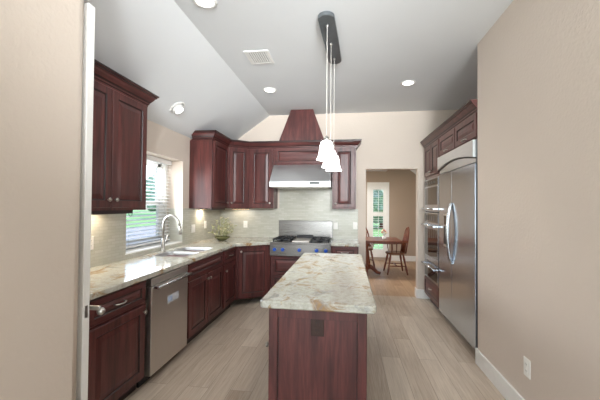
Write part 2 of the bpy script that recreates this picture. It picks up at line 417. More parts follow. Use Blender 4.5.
# ---- outdoors
struct('ground_lawn', MB().box(-90, -60, -.6, 90, 90, -.35), LAWN)
struct('ground_street', MB().box(-16, -60, -.36, -9.5, 90, -.34), ROAD)
for i, (x, y, rr, hh) in enumerate([(-22, 16, 3.0, 4), (-25, 27, 3.4, 5), (-21, 38, 3, 4), (-30, 50, 4, 6), (-5, 26, 2.8, 4.5), (3, 27, 3.0, 5), (11, 26, 2.8, 4.2)]):
    bm = bmesh.new(); bmesh.ops.create_icosphere(bm, subdivisions=4, radius=1)
    rnd = random.Random(i)
    for v in bm.verts:
        k = 1+.14*math.sin(v.co.x*9+i)*math.sin(v.co.y*8)+.1*rnd.uniform(-1, 1); v.co = Vector((v.co.x*rr*k, v.co.y*rr*k, hh*.62+v.co.z*hh*.5*k))
    me = bpy.data.meshes.new('crown'); bm.to_mesh(me); bm.free(); me.materials.append(HEDGE)
    where = ['across the street seen through the kitchen window, nearest', 'across the street seen through the kitchen window, second', 'across the street seen through the kitchen window, third', 'across the street seen through the kitchen window, farthest',
             'left of the three beyond the dining window', 'middle of the three beyond the dining window', 'right of the three beyond the dining window'][i]
    t = thing('garden_tree', 'leafy green tree '+where, 'tree', (x, y, -.35), 0, 'trees outside the windows')
    o = bpy.data.objects.new('crown', me); COL.objects.link(o); o.parent = t
    MB().tube([(0, 0, 0), (.05, 0, hh*.3)], [.22, .16]).build('trunk', CHAIRWOOD, t)

# ---- dining room
DF = 8.86; DL, DR = -1.6, 2.4
w = MB(); wx0, wx1, wz1 = .62, 1.145, 2.08
w.box(DL, DF, 0, wx0, DF+.12, 3.1).box(wx1, DF, 0, DR, DF+.12, 3.1).box(wx0, DF, wz1, wx1, DF+.12, 3.1).box(wx0, DF, 0, wx1, DF+.12, .11)
struct('wall_dining_far', w, WALLD)
w = MB(); w.box(DL-.1, BW+.13, 0, DL, 6.5, 3.1).box(DL-.1, 8.6, 0, DL, DF, 3.1).box(DL-.1, 6.5, 0, DL, 8.6, .7).box(DL-.1, 6.5, 2.3, DL, 8.6, 3.1)
struct('wall_dining_left', w, WALLD)
struct('wall_dining_right', MB().box(DR, BW+.13, 0, DR+.1, DF, 3.1), WALLD)
# ceiling profile (z, x) for axis y
struct('ceiling_dining', MB().prism([(2.41, DL), (2.41, 1.094), (2.95, 1.094), (1.88, DR), (3.1, DR), (3.1, DL)], BW+.13, DF, axis=1), CEIL)
struct('baseboard_dining', MB().box(wx1+.035, DF-.018, 0, DR, DF, .14, bev=.004).box(DL, DF-.018, 0, wx0-.035, DF, .14, bev=.004), TRIMW)
wd = struct('window_2', MB().box(wx0-.03, DF-.02, .085, wx0+.06, DF+.06, wz1+.03).box(wx1-.06, DF-.02, .085, wx1+.03, DF+.06, wz1+.03).box(wx0+.06, DF-.02, wz1-.06, wx1-.06, DF+.06, wz1+.03).box(wx0+.06, DF-.02, .085, wx1-.06, DF+.06, .19), TRIMW)
pnl = MB()
pnl.box(wx0+.06, DF-.01, .19, .755, DF+.03, wz1-.06).box(1.02, DF-.01, .19, wx1-.06, DF+.03, wz1-.06)
for z0, z1 in ((.19, .30), (1.20, 1.30), (1.91, wz1-.06)): pnl.box(.755, DF-.01, z0, 1.02, DF+.03, z1)
pnl.build('shutter_panel', TRIMW, wd)
lv = MB()
for z0, z1 in ((.32, 1.19), (1.32, 1.9)):
    z = z0
    while z < z1:
        lv.box(.755, DF-.016, z, 1.02, DF+.036, z+.007); z += .062
lv.build('louver', TRIMW, wd)
MB().box(.885, DF-.035, .34, .897, DF-.02, 1.88).build('tilt_rod', TRIMW, wd)
MB().box(.755, DF+.08, .3, 1.02, DF+.084, 1.91).build('window_pane', PANE, wd)

# ------------------------------------------------------------------ cabinetry
def front(mb, x0, x1, z0, z1, t=.02, fr=.058):
    w_, h_ = x1-x0, z1-z0; fr = min(fr, .26*min(w_, h_)); bv = min(.036, .14*min(w_, h_))
    R = lambda i, y: (x0+i, x1-i, z0+i, z1-i, y)
    mb.rings([R(0, 0), R(0, -t+.004), R(.004, -t), R(fr, -t), R(fr+.005, -t+.007), R(fr+.011, -t+.009), R(fr+.011+bv, -t+.0015)], 0, gl=(3, 4)); return mb
def knob(parent, x, z, y=-.02):
    return MB().lathe([(.006, 0), (.006, .012), (.015, .017), (.0165, .023), (.013, .029), (0, .031)], (x, y, z), axis=1, seg=14, flip=-1).build('knob', NICKEL, parent)
def pull(parent, x, z, y=-.02, w_=.1):
    p = [(x-w_/2, y, z), (x-w_/2, y-.014, z)]+[(x-w_/2+w_*i/8, y-.018-.012*math.sin(PI*i/8), z-.004*math.sin(PI*i/8)) for i in range(9)]+[(x+w_/2, y-.014, z), (x+w_/2, y, z)]
    return MB().tube(p, .0055, 8).build('handle', NICKEL, parent)
def cabinet(name, label, cat, loc, rotz, w_, d_, h_, fronts, toe=0, group=None, body=None, back_cut=0):
    t = thing(name, label, cat, loc, rotz, group)
    b = MB()
    if body: body(b)
    else: b.box(0, 0, toe, w_, d_, h_, bev=.002)
    b.build('body', CHERRY, t)
    if toe: MB().box(.0, .07, 0, w_, .09, toe).build('toe_kick', GLAZE, t)
    for f_ in fronts:
        kind, x0, x1, z0, z1, hd = f_
        o = front(MB(), x0, x1, z0, z1, fr=.058 if kind == 'door' else .04).build('drawer' if kind == 'drawer' else ('door' if kind == 'door' else 'panel'), [CHERRY if kind == 'door' else CHERRYH, GLAZE], t)
        if hd:
            if hd[0] == 'k': knob(o, hd[1], hd[2])
            else: pull(o, hd[1], hd[2])
    return t
CT0, CT1 = .872, .914
BX = -1.56; bd = BX-LW-.003   # base front plane, depth
R90 = PI/2
gb = 'cherry base cabinets'
# left run: local x = +Y
cabinet('base_cabinet', 'dark cherry base cabinet with one drawer over one door, left of the dishwasher', 'cabinet', (BX, 1.72, 0), R90, .615, bd, CT0,
        [('drawer', .03, .585, .70, .86, ('p', .29, .782)), ('door', .03, .585, .125, .68, ('k', .56, .63))], .1, gb)
cabinet('base_cabinet', 'wide dark cherry sink base cabinet with two doors, right of the dishwasher', 'cabinet', (BX, 2.985, 0), R90, .945, bd, CT0,
        [('panel', .03, .915, .70, .86, None), ('door', .03, .466, .125, .68, ('k', .44, .63)), ('door', .479, .915, .125, .68, ('k', .505, .63))], .1, gb)
cabinet('base_cabinet', 'narrow dark cherry base cabinet with small drawer, between sink base and angled corner', 'cabinet', (BX, 3.93, 0), R90, .50, bd, CT0,
        [('drawer', .025, .475, .70, .86, ('p', .25, .782)), ('door', .025, .475, .125, .68, ('k', .06, .6))], .1, gb)
# angled corner base
ax, ay, bx_, by_ = BX, 4.43, -1.112, 4.70
ang = math.atan2(by_-ay, bx_-ax); wl_ = math.hypot(bx_-ax, by_-ay)
def corner_body(z0, z1):
    def f(b):
        M = Matrix.Rotation(-ang, 4, 'Z') @ Matrix.Translation((-ax, -ay, 0))
        b.M = M; b.prism([(ax, ay), (bx_, by_), (bx_, BW-.003), (LW+.004, BW-.003), (LW+.004, ay+.003)], z0, z1); b.M = Matrix.Identity(4)
    return f
cabinet('base_cabinet', 'angled dark cherry corner base cabinet with one tall door beside the cooktop', 'cabinet', (ax, ay, 0), ang, wl_, .4, CT0,
        [('door', .04, wl_-.035, .125, .845, ('k', .075, .79))], 0, gb, corner_body(.1, CT0))
RX0, RX1 = -1.107, -.202
cabinet('base_cabinet', 'cherry drawer base cabinet beneath the stainless cooktop', 'cabinet', (RX0+.002, 4.70, 0), 0, RX1-RX0-.004, BW-4.70, .712,
        [('drawer', .03, RX1-RX0-.034, .43, .695, ('p', .45, .56)), ('drawer', .03, RX1-RX0-.034, .125, .415, ('p', .45, .27))], .1, gb)
cabinet('base_cabinet', 'small dark cherry base cabinet with drawer, right of the cooktop near the doorway', 'cabinet', (RX1, 4.72, 0), 0, .40, BW-4.72, CT0,
        [('drawer', .025, .375, .70, .855, ('p', .2, .78)), ('door', .025, .375, .125, .68, ('k', .06, .63))], .1, gb)

# dishwasher
dw = thing('dishwasher', 'stainless steel dishwasher built in between cherry base cabinets', 'dishwasher', (BX, 2.352, 0), R90)
MB().box(.002, .02, .1, .622, bd-.02, .868).build('body', BLACK, dw)
dd = MB().box(.018, -.03, .085, .612, .02, .80, bev=.004).box(.018, -.03, .806, .612, .02, .864, bev=.004).build('door', STEELB, dw)
MB().tube([(.03, -.075, .79), (.60, -.075, .79)], .0125, 12).box(.035, -.075, .78, .055, -.03, .80).box(.575, -.075, .78, .595, -.03, .80).build('handle', STEELY, dd)
MB().box(.25, -.0308, .595, .44, -.030, .665).box(.262, -.0313, .607, .33, -.0308, .652, m=1).build('sticker', [STICK, STICKB], dd)['label'] = 'white and blue sticker on the dishwasher door'
MB().box(.002, .06, 0, .622, .08, .1).build('toe_kick', BLACK, dw)

# uppers
ZB = 1.412; UD = 5.0; UX = -1.832; ub = UX-LW; UT = 2.40-ZB
gu = 'cherry wall cabinets'
def cut_body(w_, d_, h_):       # back top corner follows the sloped ceiling
    def f(b): b.prism([(0, 0), (d_-.002, 0), (d_-.002, h_-.04), (d_-.06, h_), (0, h_)], 0, w_, axis=0)
    return f
CROWN = [(0, -.035), (.012, -.035), (.014, -.018), (.022, -.012), (.024, 0), (.034, .012), (.05, .034), (.058, .05), (.07, .056), (.071, .066), (.082, .07), (.082, .083), (0, .083)]
def crown(path, z): return MB().sweep(path, [(o_, z+h) for o_, h in CROWN], gl=(2, 4, 8, 10))
uw = 2.725-1.74
u1 = cabinet('wall_cabinet', 'large dark cherry two-door wall cabinet hanging left of the window', 'cabinet', (UX, 1.74, ZB), R90, uw, ub, UT,
             [('door', .02, .512, .02, .955, ('k', .478, .085)), ('door', .522, uw-.03, .02, .955, ('k', .556, .085))], 0, gu, cut_body(uw, ub, UT))
crown([(0, 0), (uw-.025, 0), (uw-.025, ub-.10)], UT).build('crown_molding', [CHERRYH, GLAZE], u1)
MB().box(.02, .03, -.03, uw-.14, .05, 0).build('light_rail', GLAZE, u1)
cw = 4.78-4.195
u2 = cabinet('wall_cabinet', 'dark cherry single-door wall cabinet right of the window with a wide end panel', 'cabinet', (UX, 4.195, ZB), R90, cw, ub, UT,
             [('door', .03, cw-.03, .02, .955, ('k', cw-.065, .085))], 0, gu, cut_body(cw, ub, UT))
MB().box(.09, .03, -.025, cw, .05, 0).build('light_rail', GLAZE, u2)
cx0, cy0, cx1, cy1 = UX, 4.78, -1.545, UD
cang = math.atan2(cy1-cy0, cx1-cx0); cl = math.hypot(cx1-cx0, cy1-cy0)
def cbody(b):
    b.M = Matrix.Rotation(-cang, 4, 'Z') @ Matrix.Translation((-cx0, -cy0, 0))
    b.prism([(cx0, cy0), (cx1, cy1), (cx1, BW), (LW+.06, BW), (LW+.06, cy0)], 0, UT-.0); b.M = Matrix.Identity(4)
cabinet('wall_cabinet', 'angled dark cherry corner wall cabinet above the plant', 'cabinet', (cx0, cy0, ZB), cang, cl, .3, UT,
        [('door', .03, cl-.03, .02, .955, ('k', .065, .085))], 0, gu, cbody)
w3 = -1.14-cx1
cabinet('wall_cabinet', 'dark cherry single-door wall cabinet directly left of the range hood', 'cabinet', (cx1, UD, ZB), 0, w3, BW-UD, UT,
        [('door', .025, w3-.02, .02, .955, ('k', w3-.05, .085))], 0, gu)
HZ = 2.105
cabinet('wall_cabinet', 'short cherry panel cabinet above the stainless range hood', 'cabinet', (-1.14, UD, HZ), 0, .94, BW-UD, 2.40-HZ,
        [('panel', .03, .91, .02, 2.367-HZ, None)], 0, gu)
cabinet('wall_cabinet', 'dark cherry single-door wall cabinet right of the range hood, behind the pendants', 'cabinet', (-.20, UD, ZB), 0, .366, BW-UD, UT,
        [('door', .025, .345, .02, .955, ('k', .055, .085))], 0, gu)
o = crown([(LW+.05, 4.195), (UX, 4.195), (cx0, cy0), (cx1, cy1), (.166, UD), (.166, BW)], 2.40).build('crown_molding', [CHERRYH, GLAZE])
tag(o, 'cherry crown molding wrapping the corner and back wall cabinets', 'crown molding')
# wood chimney above the hood
ch = MB()
v0 = [(-1.063, UD+.005, 2.484), (-.323, UD+.005, 2.484), (-.323, BW, 2.484), (-1.063, BW, 2.484)]; v1 = [(-.872, 5.04, CH), (-.515, 5.04, CH), (-.515, BW, CH), (-.872, BW, CH)]
ch.add(v0+v1, [(0, 3, 2, 1), (4, 5, 6, 7), (0, 1, 5, 4), (1, 2, 6, 5), (2, 3, 7, 6), (3, 0, 4, 7)])
ch.box(-1.07, UD+.002, 2.40, -.316, BW, 2.486)
tag(ch.build('hood_chimney', CHERRY), 'tapered dark cherry hood chimney rising to the ceiling', 'range hood chimney')

# range hood
hd = thing('range_hood', 'stainless steel slanted range hood with a light slot', 'range hood', (-.671, BW, 1.742))
W2 = .457
cb_ = MB().prism([(0, .03), (0, .36), (-.375, .36), (-.65, .08), (-.65, .03)], -W2, W2, axis=0); cb_.build('canopy', STEELH, hd)
MB().box(-W2-.004, -.658, 0, W2+.004, 0, .032).box(-W2-.004, -.662, .03, W2+.004, -.645, .078).build('lip', STEELH, hd)
MB().box(.15, -.664, .040, .30, -.661, .068).build('control_slot', BLACK, hd)
for i in (-1, 0, 1): MB().box(i*.29-.135, -.60, -.006, i*.29+.135, -.08, 0).build('grease_filter', STEELB, hd)

# rangetop
rt = thing('cooktop', 'stainless gas cooktop with blue knobs set into the back counter', 'cooktop', (RX0, 4.645, .715))
RWd = RX1-RX0
MB().box(0, .0, 0, RWd, .66, .175, bev=.004).box(0, -.012, .175, RWd, .66, .20, bev=.006).build('body', STEELG, rt)
for kx in (.077, .20, .447, .70, .835):
    q = MB().lathe([(.030, 0), (.030, .008), (.024, .010)], (kx, 0, .095), axis=1, flip=-1, seg=18).build('bezel', STEELY, rt)
    k_ = MB().lathe([(.024, 0), (.027, .006), (.025, .026), (.02, .034), (0, .035)], (kx, -.009, .095), axis=1, flip=-1, seg=18).box(kx-.005, -.05, .075, kx+.005, -.03, .115).build('control_knob', BLUE, rt)
    k_['label'] = 'blue cooktop knob'
for gx0, gx1 in ((.03, .31), (.60, .88)):
    g = MB()
    for yy in (.05, .27, .30, .53): g.box(gx0, yy, .225, gx1, yy+.018, .243)
    for xx in (gx0, (gx0+gx1)/2-.009, gx1-.018): g.box(xx, .05, .225, xx+.018, .548, .243)
    for yy in (.16, .415):
        for dx in (-.08, .08):
            g.box((gx0+gx1)/2+dx-.006, yy-.09, .228, (gx0+gx1)/2+dx+.006, yy+.09, .248)
    for xx in (gx0+.004, gx1-.02):
        for yy in (.052, .28, .53): g.box(xx, yy, .20, xx+.014, yy+.014, .23)
    gr = g.build('grate', IRON, rt)
    for yy in (.16, .415): MB().lathe([(.05, 0), (.05, .008), (.03, .012), (.03, .02), (0, .022)], ((gx0+gx1)/2, yy, .20)).build('burner', IRON, rt)
MB().box(.325, .06, .20, .585, .56, .218, bev=.004).build('griddle', STEELB, rt)
MB().box(.325, .56, .20, .585, .60, .262).build('griddle_splash', IRON, rt)
MB().box(0, .645, .215, RWd, .672, .492, bev=.003).box(0, .625, .484, RWd, .672, .496, bev=.003).build('backguard', STEELG, rt)

# counters
def rrect(x0, y0, x1, y1, r, n=4):
    out = []
    for cx_, cy_, a0 in ((x1-r, y1-r, 0), (x0+r, y1-r, 90), (x0+r, y0+r, 180), (x1-r, y0+r, 270)):
        for i in range(n+1): a = math.radians(a0+90*i/n); out.append((cx_+r*math.cos(a), cy_+r*math.sin(a)))
    return out
H1 = rrect(-2.05, 3.13, -1.655, 3.51, .06); H2 = rrect(-2.05, 3.545, -1.655, 3.91, .06)
outer = [(LW, 1.70), (-1.53, 1.70), (-1.53, 4.36), (RX0-.002, 4.672), (RX0-.002, BW), (LW, BW)]
tag(MB().slab(outer, [H1, H2], CT0, CT1).build('countertop', GRANITE), 'cream and gold granite countertop running along the window wall into the corner', 'countertop')
tag(MB().slab([(RX1+.002, 4.69), (.21, 4.69), (.21, BW), (RX1+.002, BW)], [], CT0, CT1).build('countertop', GRANITE), 'short cream granite countertop right of the cooktop', 'countertop')
sk = thing('kitchen_sink', 'undermount double bowl stainless sink below the window', 'sink', (-1.82, 3.52, .70))
for Hh in (H1, H2):
    n = len(Hh); cx_ = sum(p[0] for p in Hh)/n; cy_ = sum(p[1] for p in Hh)/n; b = MB(); loops = []
    for s_, z in ((1.0, .2125), (.975, .212), (.975, .17), (.96, .03), (.86, .004), (.0, 0)): loops.append([((cx_+(p[0]-cx_)*s_)+1.82, (cy_+(p[1]-cy_)*s_)-3.52, z) for p in Hh])
    for l0, l1 in zip(loops, loops[1:]): b.add(l0+l1, [(i, n+i, n+(i+1) % n, (i+1) % n) for i in range(n)], 0, True)
    bo = b.build('bowl', SINKM, sk)
    MB().lathe([(.045, .002), (.04, .008), (.02, .006)], (cx_+1.82, cy_-3.52, 0)).build('drain', CHROME, bo)
fc = thing('kitchen_faucet', 'tall gooseneck pull-down faucet in brushed nickel behind the sink', 'faucet', (-2.105, 3.47, CT1))
MB().lathe([(.031, 0), (.031, .008), (.024, .014), (.021, .05), (.021, .12), (.017, .13), (.0165, .15)], (0, 0, 0)).build('base', NICKEL, fc)
pts = [(0, 0, .14), (0, 0, .30)]+[(.1-.1*math.cos(PI*i/12), 0, .31+.11*math.sin(PI*i/12)) for i in range(0, 12)]+[(.203, 0, .30)]
MB().tube(pts, .0135, 14).build('neck', NICKEL, fc)
MB().tube([(.203, 0, .302), (.206, 0, .27), (.213, 0, .22), (.217, 0, .20)], [.015, .018, .021, .018], 14).build('spray_head', NICKEL, fc)
MB().tube([(0, .02, .09), (.0, .04, .095), (.01, .055, .13), (.02, .06, .19)], [.011, .009, .007, .006], 10).build('lever', NICKEL, fc)

# backsplash tile
t = MB(); ty = LW+.008
t.box(LW, 1.72, CT1, ty, OY0, ZB).box(LW, OY1, CT1, ty, BW-.008, ZB).box(LW, OY0, CT1, ty, OY1, OZ0)
t.box(XO+.09, OY1-.008, OZ0+.012, ty, OY1, ZB).box(XO+.09, OY0, OZ0+.012, ty, OY0+.008, ZB)
tag(t.build('tile_backsplash', TILEL), 'pale glass mosaic tile backsplash around the kitchen window', 'backsplash')
t = MB().box(LW, BW-.008, CT1, RX0, BW, ZB).box(RX0, BW-.008, CT1, RX1, BW, 1.80).box(RX1, BW-.008, CT1, .21, BW, ZB)
tag(t.build('tile_backsplash', TILEB), 'pale glass mosaic tile backsplash behind the cooktop', 'backsplash')

# ------------------------------------------------------------------ island
isl = thing('kitchen_island', 'dark cherry kitchen island with panelled end and cabinet fronts on its left side', 'island', (-.147, 2.735, 0), math.radians(-.4))
iw, il = .278, .925
MB().box(-iw+.015, -il+.015, 0, iw-.015, il-.015, CT0).build('body', CHERRY, isl)
fp = MB(); y = -il+.016
fp.box(-iw, -il, 0, -iw+.05, y+.01, CT0, bev=.002).box(iw-.05, -il, 0, iw, y+.01, CT0, bev=.002).box(-iw+.05, -il+.001, CT0-.055, iw-.05, y+.01, CT0).box(-iw+.05, -il+.001, 0, iw-.05, y+.01, .11)
fp.build('end_frame', CHERRY, isl)
gz = MB(); e = .004
gz.box(-iw+.05, y-.006, .11, -iw+.05+e, y, CT0-.055).box(iw-.05-e, y-.006, .11, iw-.05, y, CT0-.055).box(-iw+.05, y-.006, CT0-.055-e, iw-.05, y, CT0-.055)
gz.build('glaze_line', GLAZE, isl)
ML = Matrix.Translation((-iw+.016, il-.015, 0)) @ Matrix.Rotation(-R90, 4, 'Z')
for i in range(3):
    x0 = .02+i*.605; x1 = x0+.595
    for kind, z0, z1, kz in (('drawer', .70, .855, .775), ('door', .12, .68, .63)):
        mb = MB(); mb.M = ML; front(mb, x0, x1, z0, z1, t=.02, fr=.055); o = mb.build(kind, [CHERRY, GLAZE], isl)
        kb = MB(); kb.M = ML; kx = (x0+x1)/2 if kind == 'drawer' else x1-.05
        kb.lathe([(.006, 0), (.006, .012), (.015, .017), (.0165, .023), (.013, .029), (0, .031)], (kx, -.02, kz), axis=1, seg=14, flip=-1); kb.build('knob', NICKEL, o)
MR = Matrix.Translation((iw-.016, -il+.015, 0)) @ Matrix.Rotation(R90, 4, 'Z')
for i in range(3):
    mb = MB(); mb.M = MR; front(mb, .02+i*.605, .615+i*.605, .11, .855); mb.build('side_panel', [CHERRY, GLAZE], isl)
top = MB().slab(rrect(-.331, -.955, .331, .955, .03), [], CT0, CT1+.001, .007)
o = top.build('island_countertop', GRANITE); o.location = (-.147, 2.735, 0); o.rotation_euler = (0, 0, math.radians(-.4))
tag(o, 'cream granite slab with rust veins on top of the island', 'countertop')

def outlet(name, label, loc, rotz, plate, kind='duplex', w_=.072, h_=.116, gang=1, group=None):
    t = thing(name, label, 'outlet' if kind == 'duplex' else 'switch', loc, rotz, group)
    MB().box(-w_/2, -.006, -h_/2, w_/2, 0, h_/2, bev=.003).build('plate', plate, t)
    for g in range(gang):
        xo = (g-(gang-1)/2)*.046
        if kind == 'duplex':
            for zz in (-.022, .022):
                s_ = MB().box(xo-.015, -.0085, zz-.014, xo+.015, -.005, zz+.014, bev=.003).build('socket', plate, t)
                MB().box(xo-.007, -.009, zz-.004, xo-.005, -.0084, zz+.006).box(xo+.005, -.009, zz-.004, xo+.007, -.0084, zz+.006).build('slot', BLACK, s_)
        else: MB().box(xo-.016, -.0095, -.033, xo+.016, -.005, .033, bev=.003).build('rocker', plate, t)
    return t
a_ = math.radians(-.4)
outlet('wall_outlet', 'dark bronze outlet plate on the end panel of the island', (-.150, 2.735-il*1.0+.013+.002, .775), a_, BRONZE, w_=.075, h_=.115)
outlet('wall_outlet', 'white outlet plate low on the right wall near the baseboard', (RW, 2.376, .373), -R90, PLATE, w_=.08, h_=.125)
outlet('wall_outlet', 'white outlet plate on the tile between corner plant and cooktop', (-1.70, BW-.008, 1.133), 0, PLATE)
outlet('light_switch', 'white switch plate on tile just right of the cooktop', (-.153, BW-.008, 1.132), 0, PLATE, 'switch')
outlet('light_switch', 'white switch plate on tile farthest right, beside the doorway', (.167, BW-.008, 1.139), 0, PLATE, 'switch')
outlet('light_switch', 'white double switch plate on tile between window and corner plant', (LW+.008, 4.316, 1.121), R90, PLATE, 'switch', .115, .116, 2)
outlet('wall_outlet', 'white outlet plate on tile under the left wall cabinet', (LW+.008, 2.445, 1.125), R90, PLATE)
outlet('wall_outlet', 'small white outlet plate on left tile behind the plant', (LW+.008, 4.72, 1.155), R90, PLATE)

# ------------------------------------------------------------------ fridge wall (local x = -Y, origin at far end)
R_ = -R90; FX = 1.236
fz0, fz1 = 3.215, 4.455
fr_ = thing('refrigerator', 'large built-in side by side stainless refrigerator with curved handles', 'refrigerator', (FX+.02, fz1, 0), R_)
fw = fz1-fz0
MB().box(.004, .03, .09, fw-.004, .66, 2.11).build('body', BLACK, fr_)
sp = fz1-3.942
dA = MB().box(.006, -.02, .10, sp-.002, .03, 1.885, bev=.004).build('freezer_door', STEEL, fr_)
dB = MB().box(sp+.002, -.02, .10, fw-.045, .03, 1.885, bev=.004).build('fridge_door', STEEL, fr_)
MB().box(fw-.043, -.012, .0, fw-.004, .03, 2.11, bev=.002).build('side_trim', DARKM, fr_)
for dobj, sx in ((dA, sp-.02), (dB, sp+.02)):
    n = 14; pts = [(sx, -.02, 1.50)]+[(sx, -.030-.040*math.sin(PI*i/n)**.8, 1.50-.70*i/n) for i in range(n+1)]+[(sx, -.02, .80)]
    MB().tube(pts, .0115, 10).build('handle', STEELY, dobj)
ds = MB().box(sp-.30, -.024, .97, sp-.10, -.0195, 1.37, bev=.002).build('water_dispenser', STEELB, dA)
MB().box(sp-.285, -.026, 1.0, sp-.115, -.0235, 1.22).build('dispenser_recess', BLACK, dA)
MB().box(sp-.285, -.026, 1.24, sp-.115, -.0235, 1.35).build('dispenser_screen', OVGLASS, dA)
g = MB().box(.006, -.012, 1.895, fw-.045, .03, 2.11, bev=.003)
g.build('grille_panel', STEELH, fr_)
n = 16; gx0, gx1 = .006, fw-.045
def arc(i, dz): return (gx1-(gx1-gx0)*i/n, 1.945+dz+.062*math.sin(PI*i/n))
arch = MB(); XZ = Matrix(((1, 0, 0, 0), (0, 0, -1, 0), (0, 1, 0, 0), (0, 0, 0, 1))); arch.M = XZ
arch.prism([(gx0, 2.112), (gx1, 2.112)]+[arc(i, 0) for i in range(n+1)], .010, .040); arch.build('arched_overlay', STEELH, fr_)
sl_ = MB(); sl_.M = XZ
for i in range(n):
    a0, a1, b0, b1 = arc(i, .001), arc(i+1, .001), arc(i, -.016), arc(i+1, -.016); sl_.prism([a0, a1, b1, b0], .010, .0135)
sl_.build('arch_shadow', BLACK, fr_)  # dark strip standing in for the shadow under the arched overlay
MB().box(.006, .085, .0, fw-.045, .10, .095).build('toe_grille', DARKM, fr_)
# cabinets above the fridge
hw_ = fw/2
cabinet('wall_cabinet', 'short two-door cherry cabinet over the stainless refrigerator', 'cabinet', (FX+.02, fz1, 2.12), R_, fw+.018, .68, .28,
        [('door', .015, hw_-.006, .015, .25, ('p', hw_/2, .04)), ('door', hw_+.006, fw-.015, .015, .25, ('p', hw_*1.5, .04))], 0, gu)
# oven column
oy0, oy1 = fz1+.002, 5.25; ow = oy1-oy0
def ocbody(b):
    d_ = .68
    b.box(0, 0, .1, .03, d_, 2.40).box(ow-.012, 0, .1, ow, d_, 2.40).box(.03, 0, 1.875, ow-.012, d_, 2.40).box(.03, 0, .1, ow-.012, d_, .395).box(.03, d_-.02, .395, ow-.012, d_, 1.875)
cabinet('oven_cabinet', 'tall cherry oven cabinet with upper doors and one bottom drawer', 'cabinet', (FX+.02, oy1, 0), R_, ow, .68, 2.40,
        [('door', .02, ow/2-.004, 1.92, 2.37, ('k', ow/2-.04, 1.97)), ('door', ow/2+.004, ow-.015, 1.92, 2.37, ('k', ow/2+.04, 1.97)), ('drawer', .02, ow-.015, .125, .385, ('p', ow/2, .27))], .1, None, ocbody)
OL = (FX+.02, oy1-.035, 0); ow2 = ow-.035-.016
def appliance(name, label, z0, z1, win, ctrl, hz, cat):
    t = thing(name, label, cat, (OL[0], OL[1], z0), R_)
    MB().box(.004, .0, .002, ow2-.004, .55, z1-z0-.002).build('body', BLACK, t)
    d_ = MB().box(.0, -.022, .003, ow2, 0, z1-z0-.003, bev=.004).build('door', STEEL, t)
    if win: MB().box(.05, -.0245, win[0]-z0, ow2-.05, -.021, win[1]-z0).build('door_glass', OVGLASS, d_)
    if ctrl:
        p = MB().box(.02, -.0245, ctrl[0]-z0, ow2-.02, -.021, ctrl[1]-z0).build('control_panel', OVGLASS, d_)
        for i in range(5): MB().box(.09+i*.11, -.026, ctrl[0]-z0+.025, .13+i*.11, -.024, ctrl[1]-z0-.025).build('button', DARKM, p)
    if hz: MB().tube([(.03, -.07, hz-z0), (ow2-.03, -.07, hz-z0)], .0125, 12).box(.05, -.07, hz-z0-.009, .07, -.02, hz-z0+.009).box(ow2-.07, -.07, hz-z0-.009, ow2-.05, -.02, hz-z0+.009).build('handle', STEELY, d_)
appliance('microwave_oven', 'built-in stainless microwave at the top of the oven column', 1.385, 1.872, (1.49, 1.74), (1.765, 1.85), 1.43, 'microwave')
appliance('wall_oven', 'stainless wall oven with glass door in the middle of the column', .655, 1.382, (.74, 1.14), (1.235, 1.36), 1.19, 'oven')
appliance('warming_drawer', 'stainless warming drawer with long bar handle under the wall oven', .397, .652, (.43, .56), None, .605, 'warming drawer')
o = crown([(FX+.02, oy1+.0), (FX+.02, 3.2)], 2.40); o = o.build('crown_molding', [CHERRYH, GLAZE])
tag(o, 'cherry crown molding over the refrigerator and oven cabinets', 'crown molding')

# ------------------------------------------------------------------ lights
def lamp(parent, kind, loc, e, col, size=.05, spot=2.2, rot=(0, 0, 0)):
    l = bpy.data.lights.new('bulb', kind); l.energy = e; l.color = col
    if kind == 'SPOT': l.spot_size = spot; l.spot_blend = .8; l.shadow_soft_size = size
    elif kind == 'POINT': l.shadow_soft_size = size
    else: l.size = size
    o = bpy.data.objects.new('bulb', l); COL.objects.link(o); o.parent = parent; o.location = loc; o.rotation_euler = rot; return o
gl = 'recessed ceiling lights'
def can(x, y, label):
    t = thing('recessed_light', label, 'ceiling light', (x, y, CH), 0, gl)
    MB().lathe([(.092, 0), (.092, -.006), (.072, -.009), (.066, -.004), (.066, 0)], seg=28).build('trim_ring', TRIMW, t)
    MB().lathe([(.066, -.0035), (.0, -.005)], seg=28).build('lens', LENS, t)
    lamp(t, 'SPOT', (0, 0, -.03), 20, (1, .99, .98), .06, 2.5)
can(-1.057, 2.251, 'round recessed light at the top edge, nearest on the flat ceiling')
can(-1.004, 4.133, 'round recessed light nearest the wooden hood chimney')
can(.771, 4.096, 'round recessed light on the right, towards the refrigerator')
al = math.atan2(CH-LWH, CREASE-LW)
t = thing('recessed_light', 'round eyeball spotlight on the sloped ceiling above the window', 'ceiling light', (-1.91, 3.395, slopez(-1.91)), 0, gl)
t.rotation_euler = (0, -al, 0)
MB().lathe([(.095, 0), (.095, -.006), (.078, -.012), (.07, -.004), (.07, 0)], seg=28).build('trim_ring', TRIMW, t)
MB().lathe([(.068, 0), (.066, -.03), (.05, -.05)], (.0, 0, 0), seg=24).build('eyeball', TRIMW, t)
MB().lathe([(.047, -.051), (.0, -.053)], seg=24).build('lens', LENS, t)
lamp(t, 'SPOT', (0, 0, -.08), 14, (1, .95, .88), .05, 2.4)
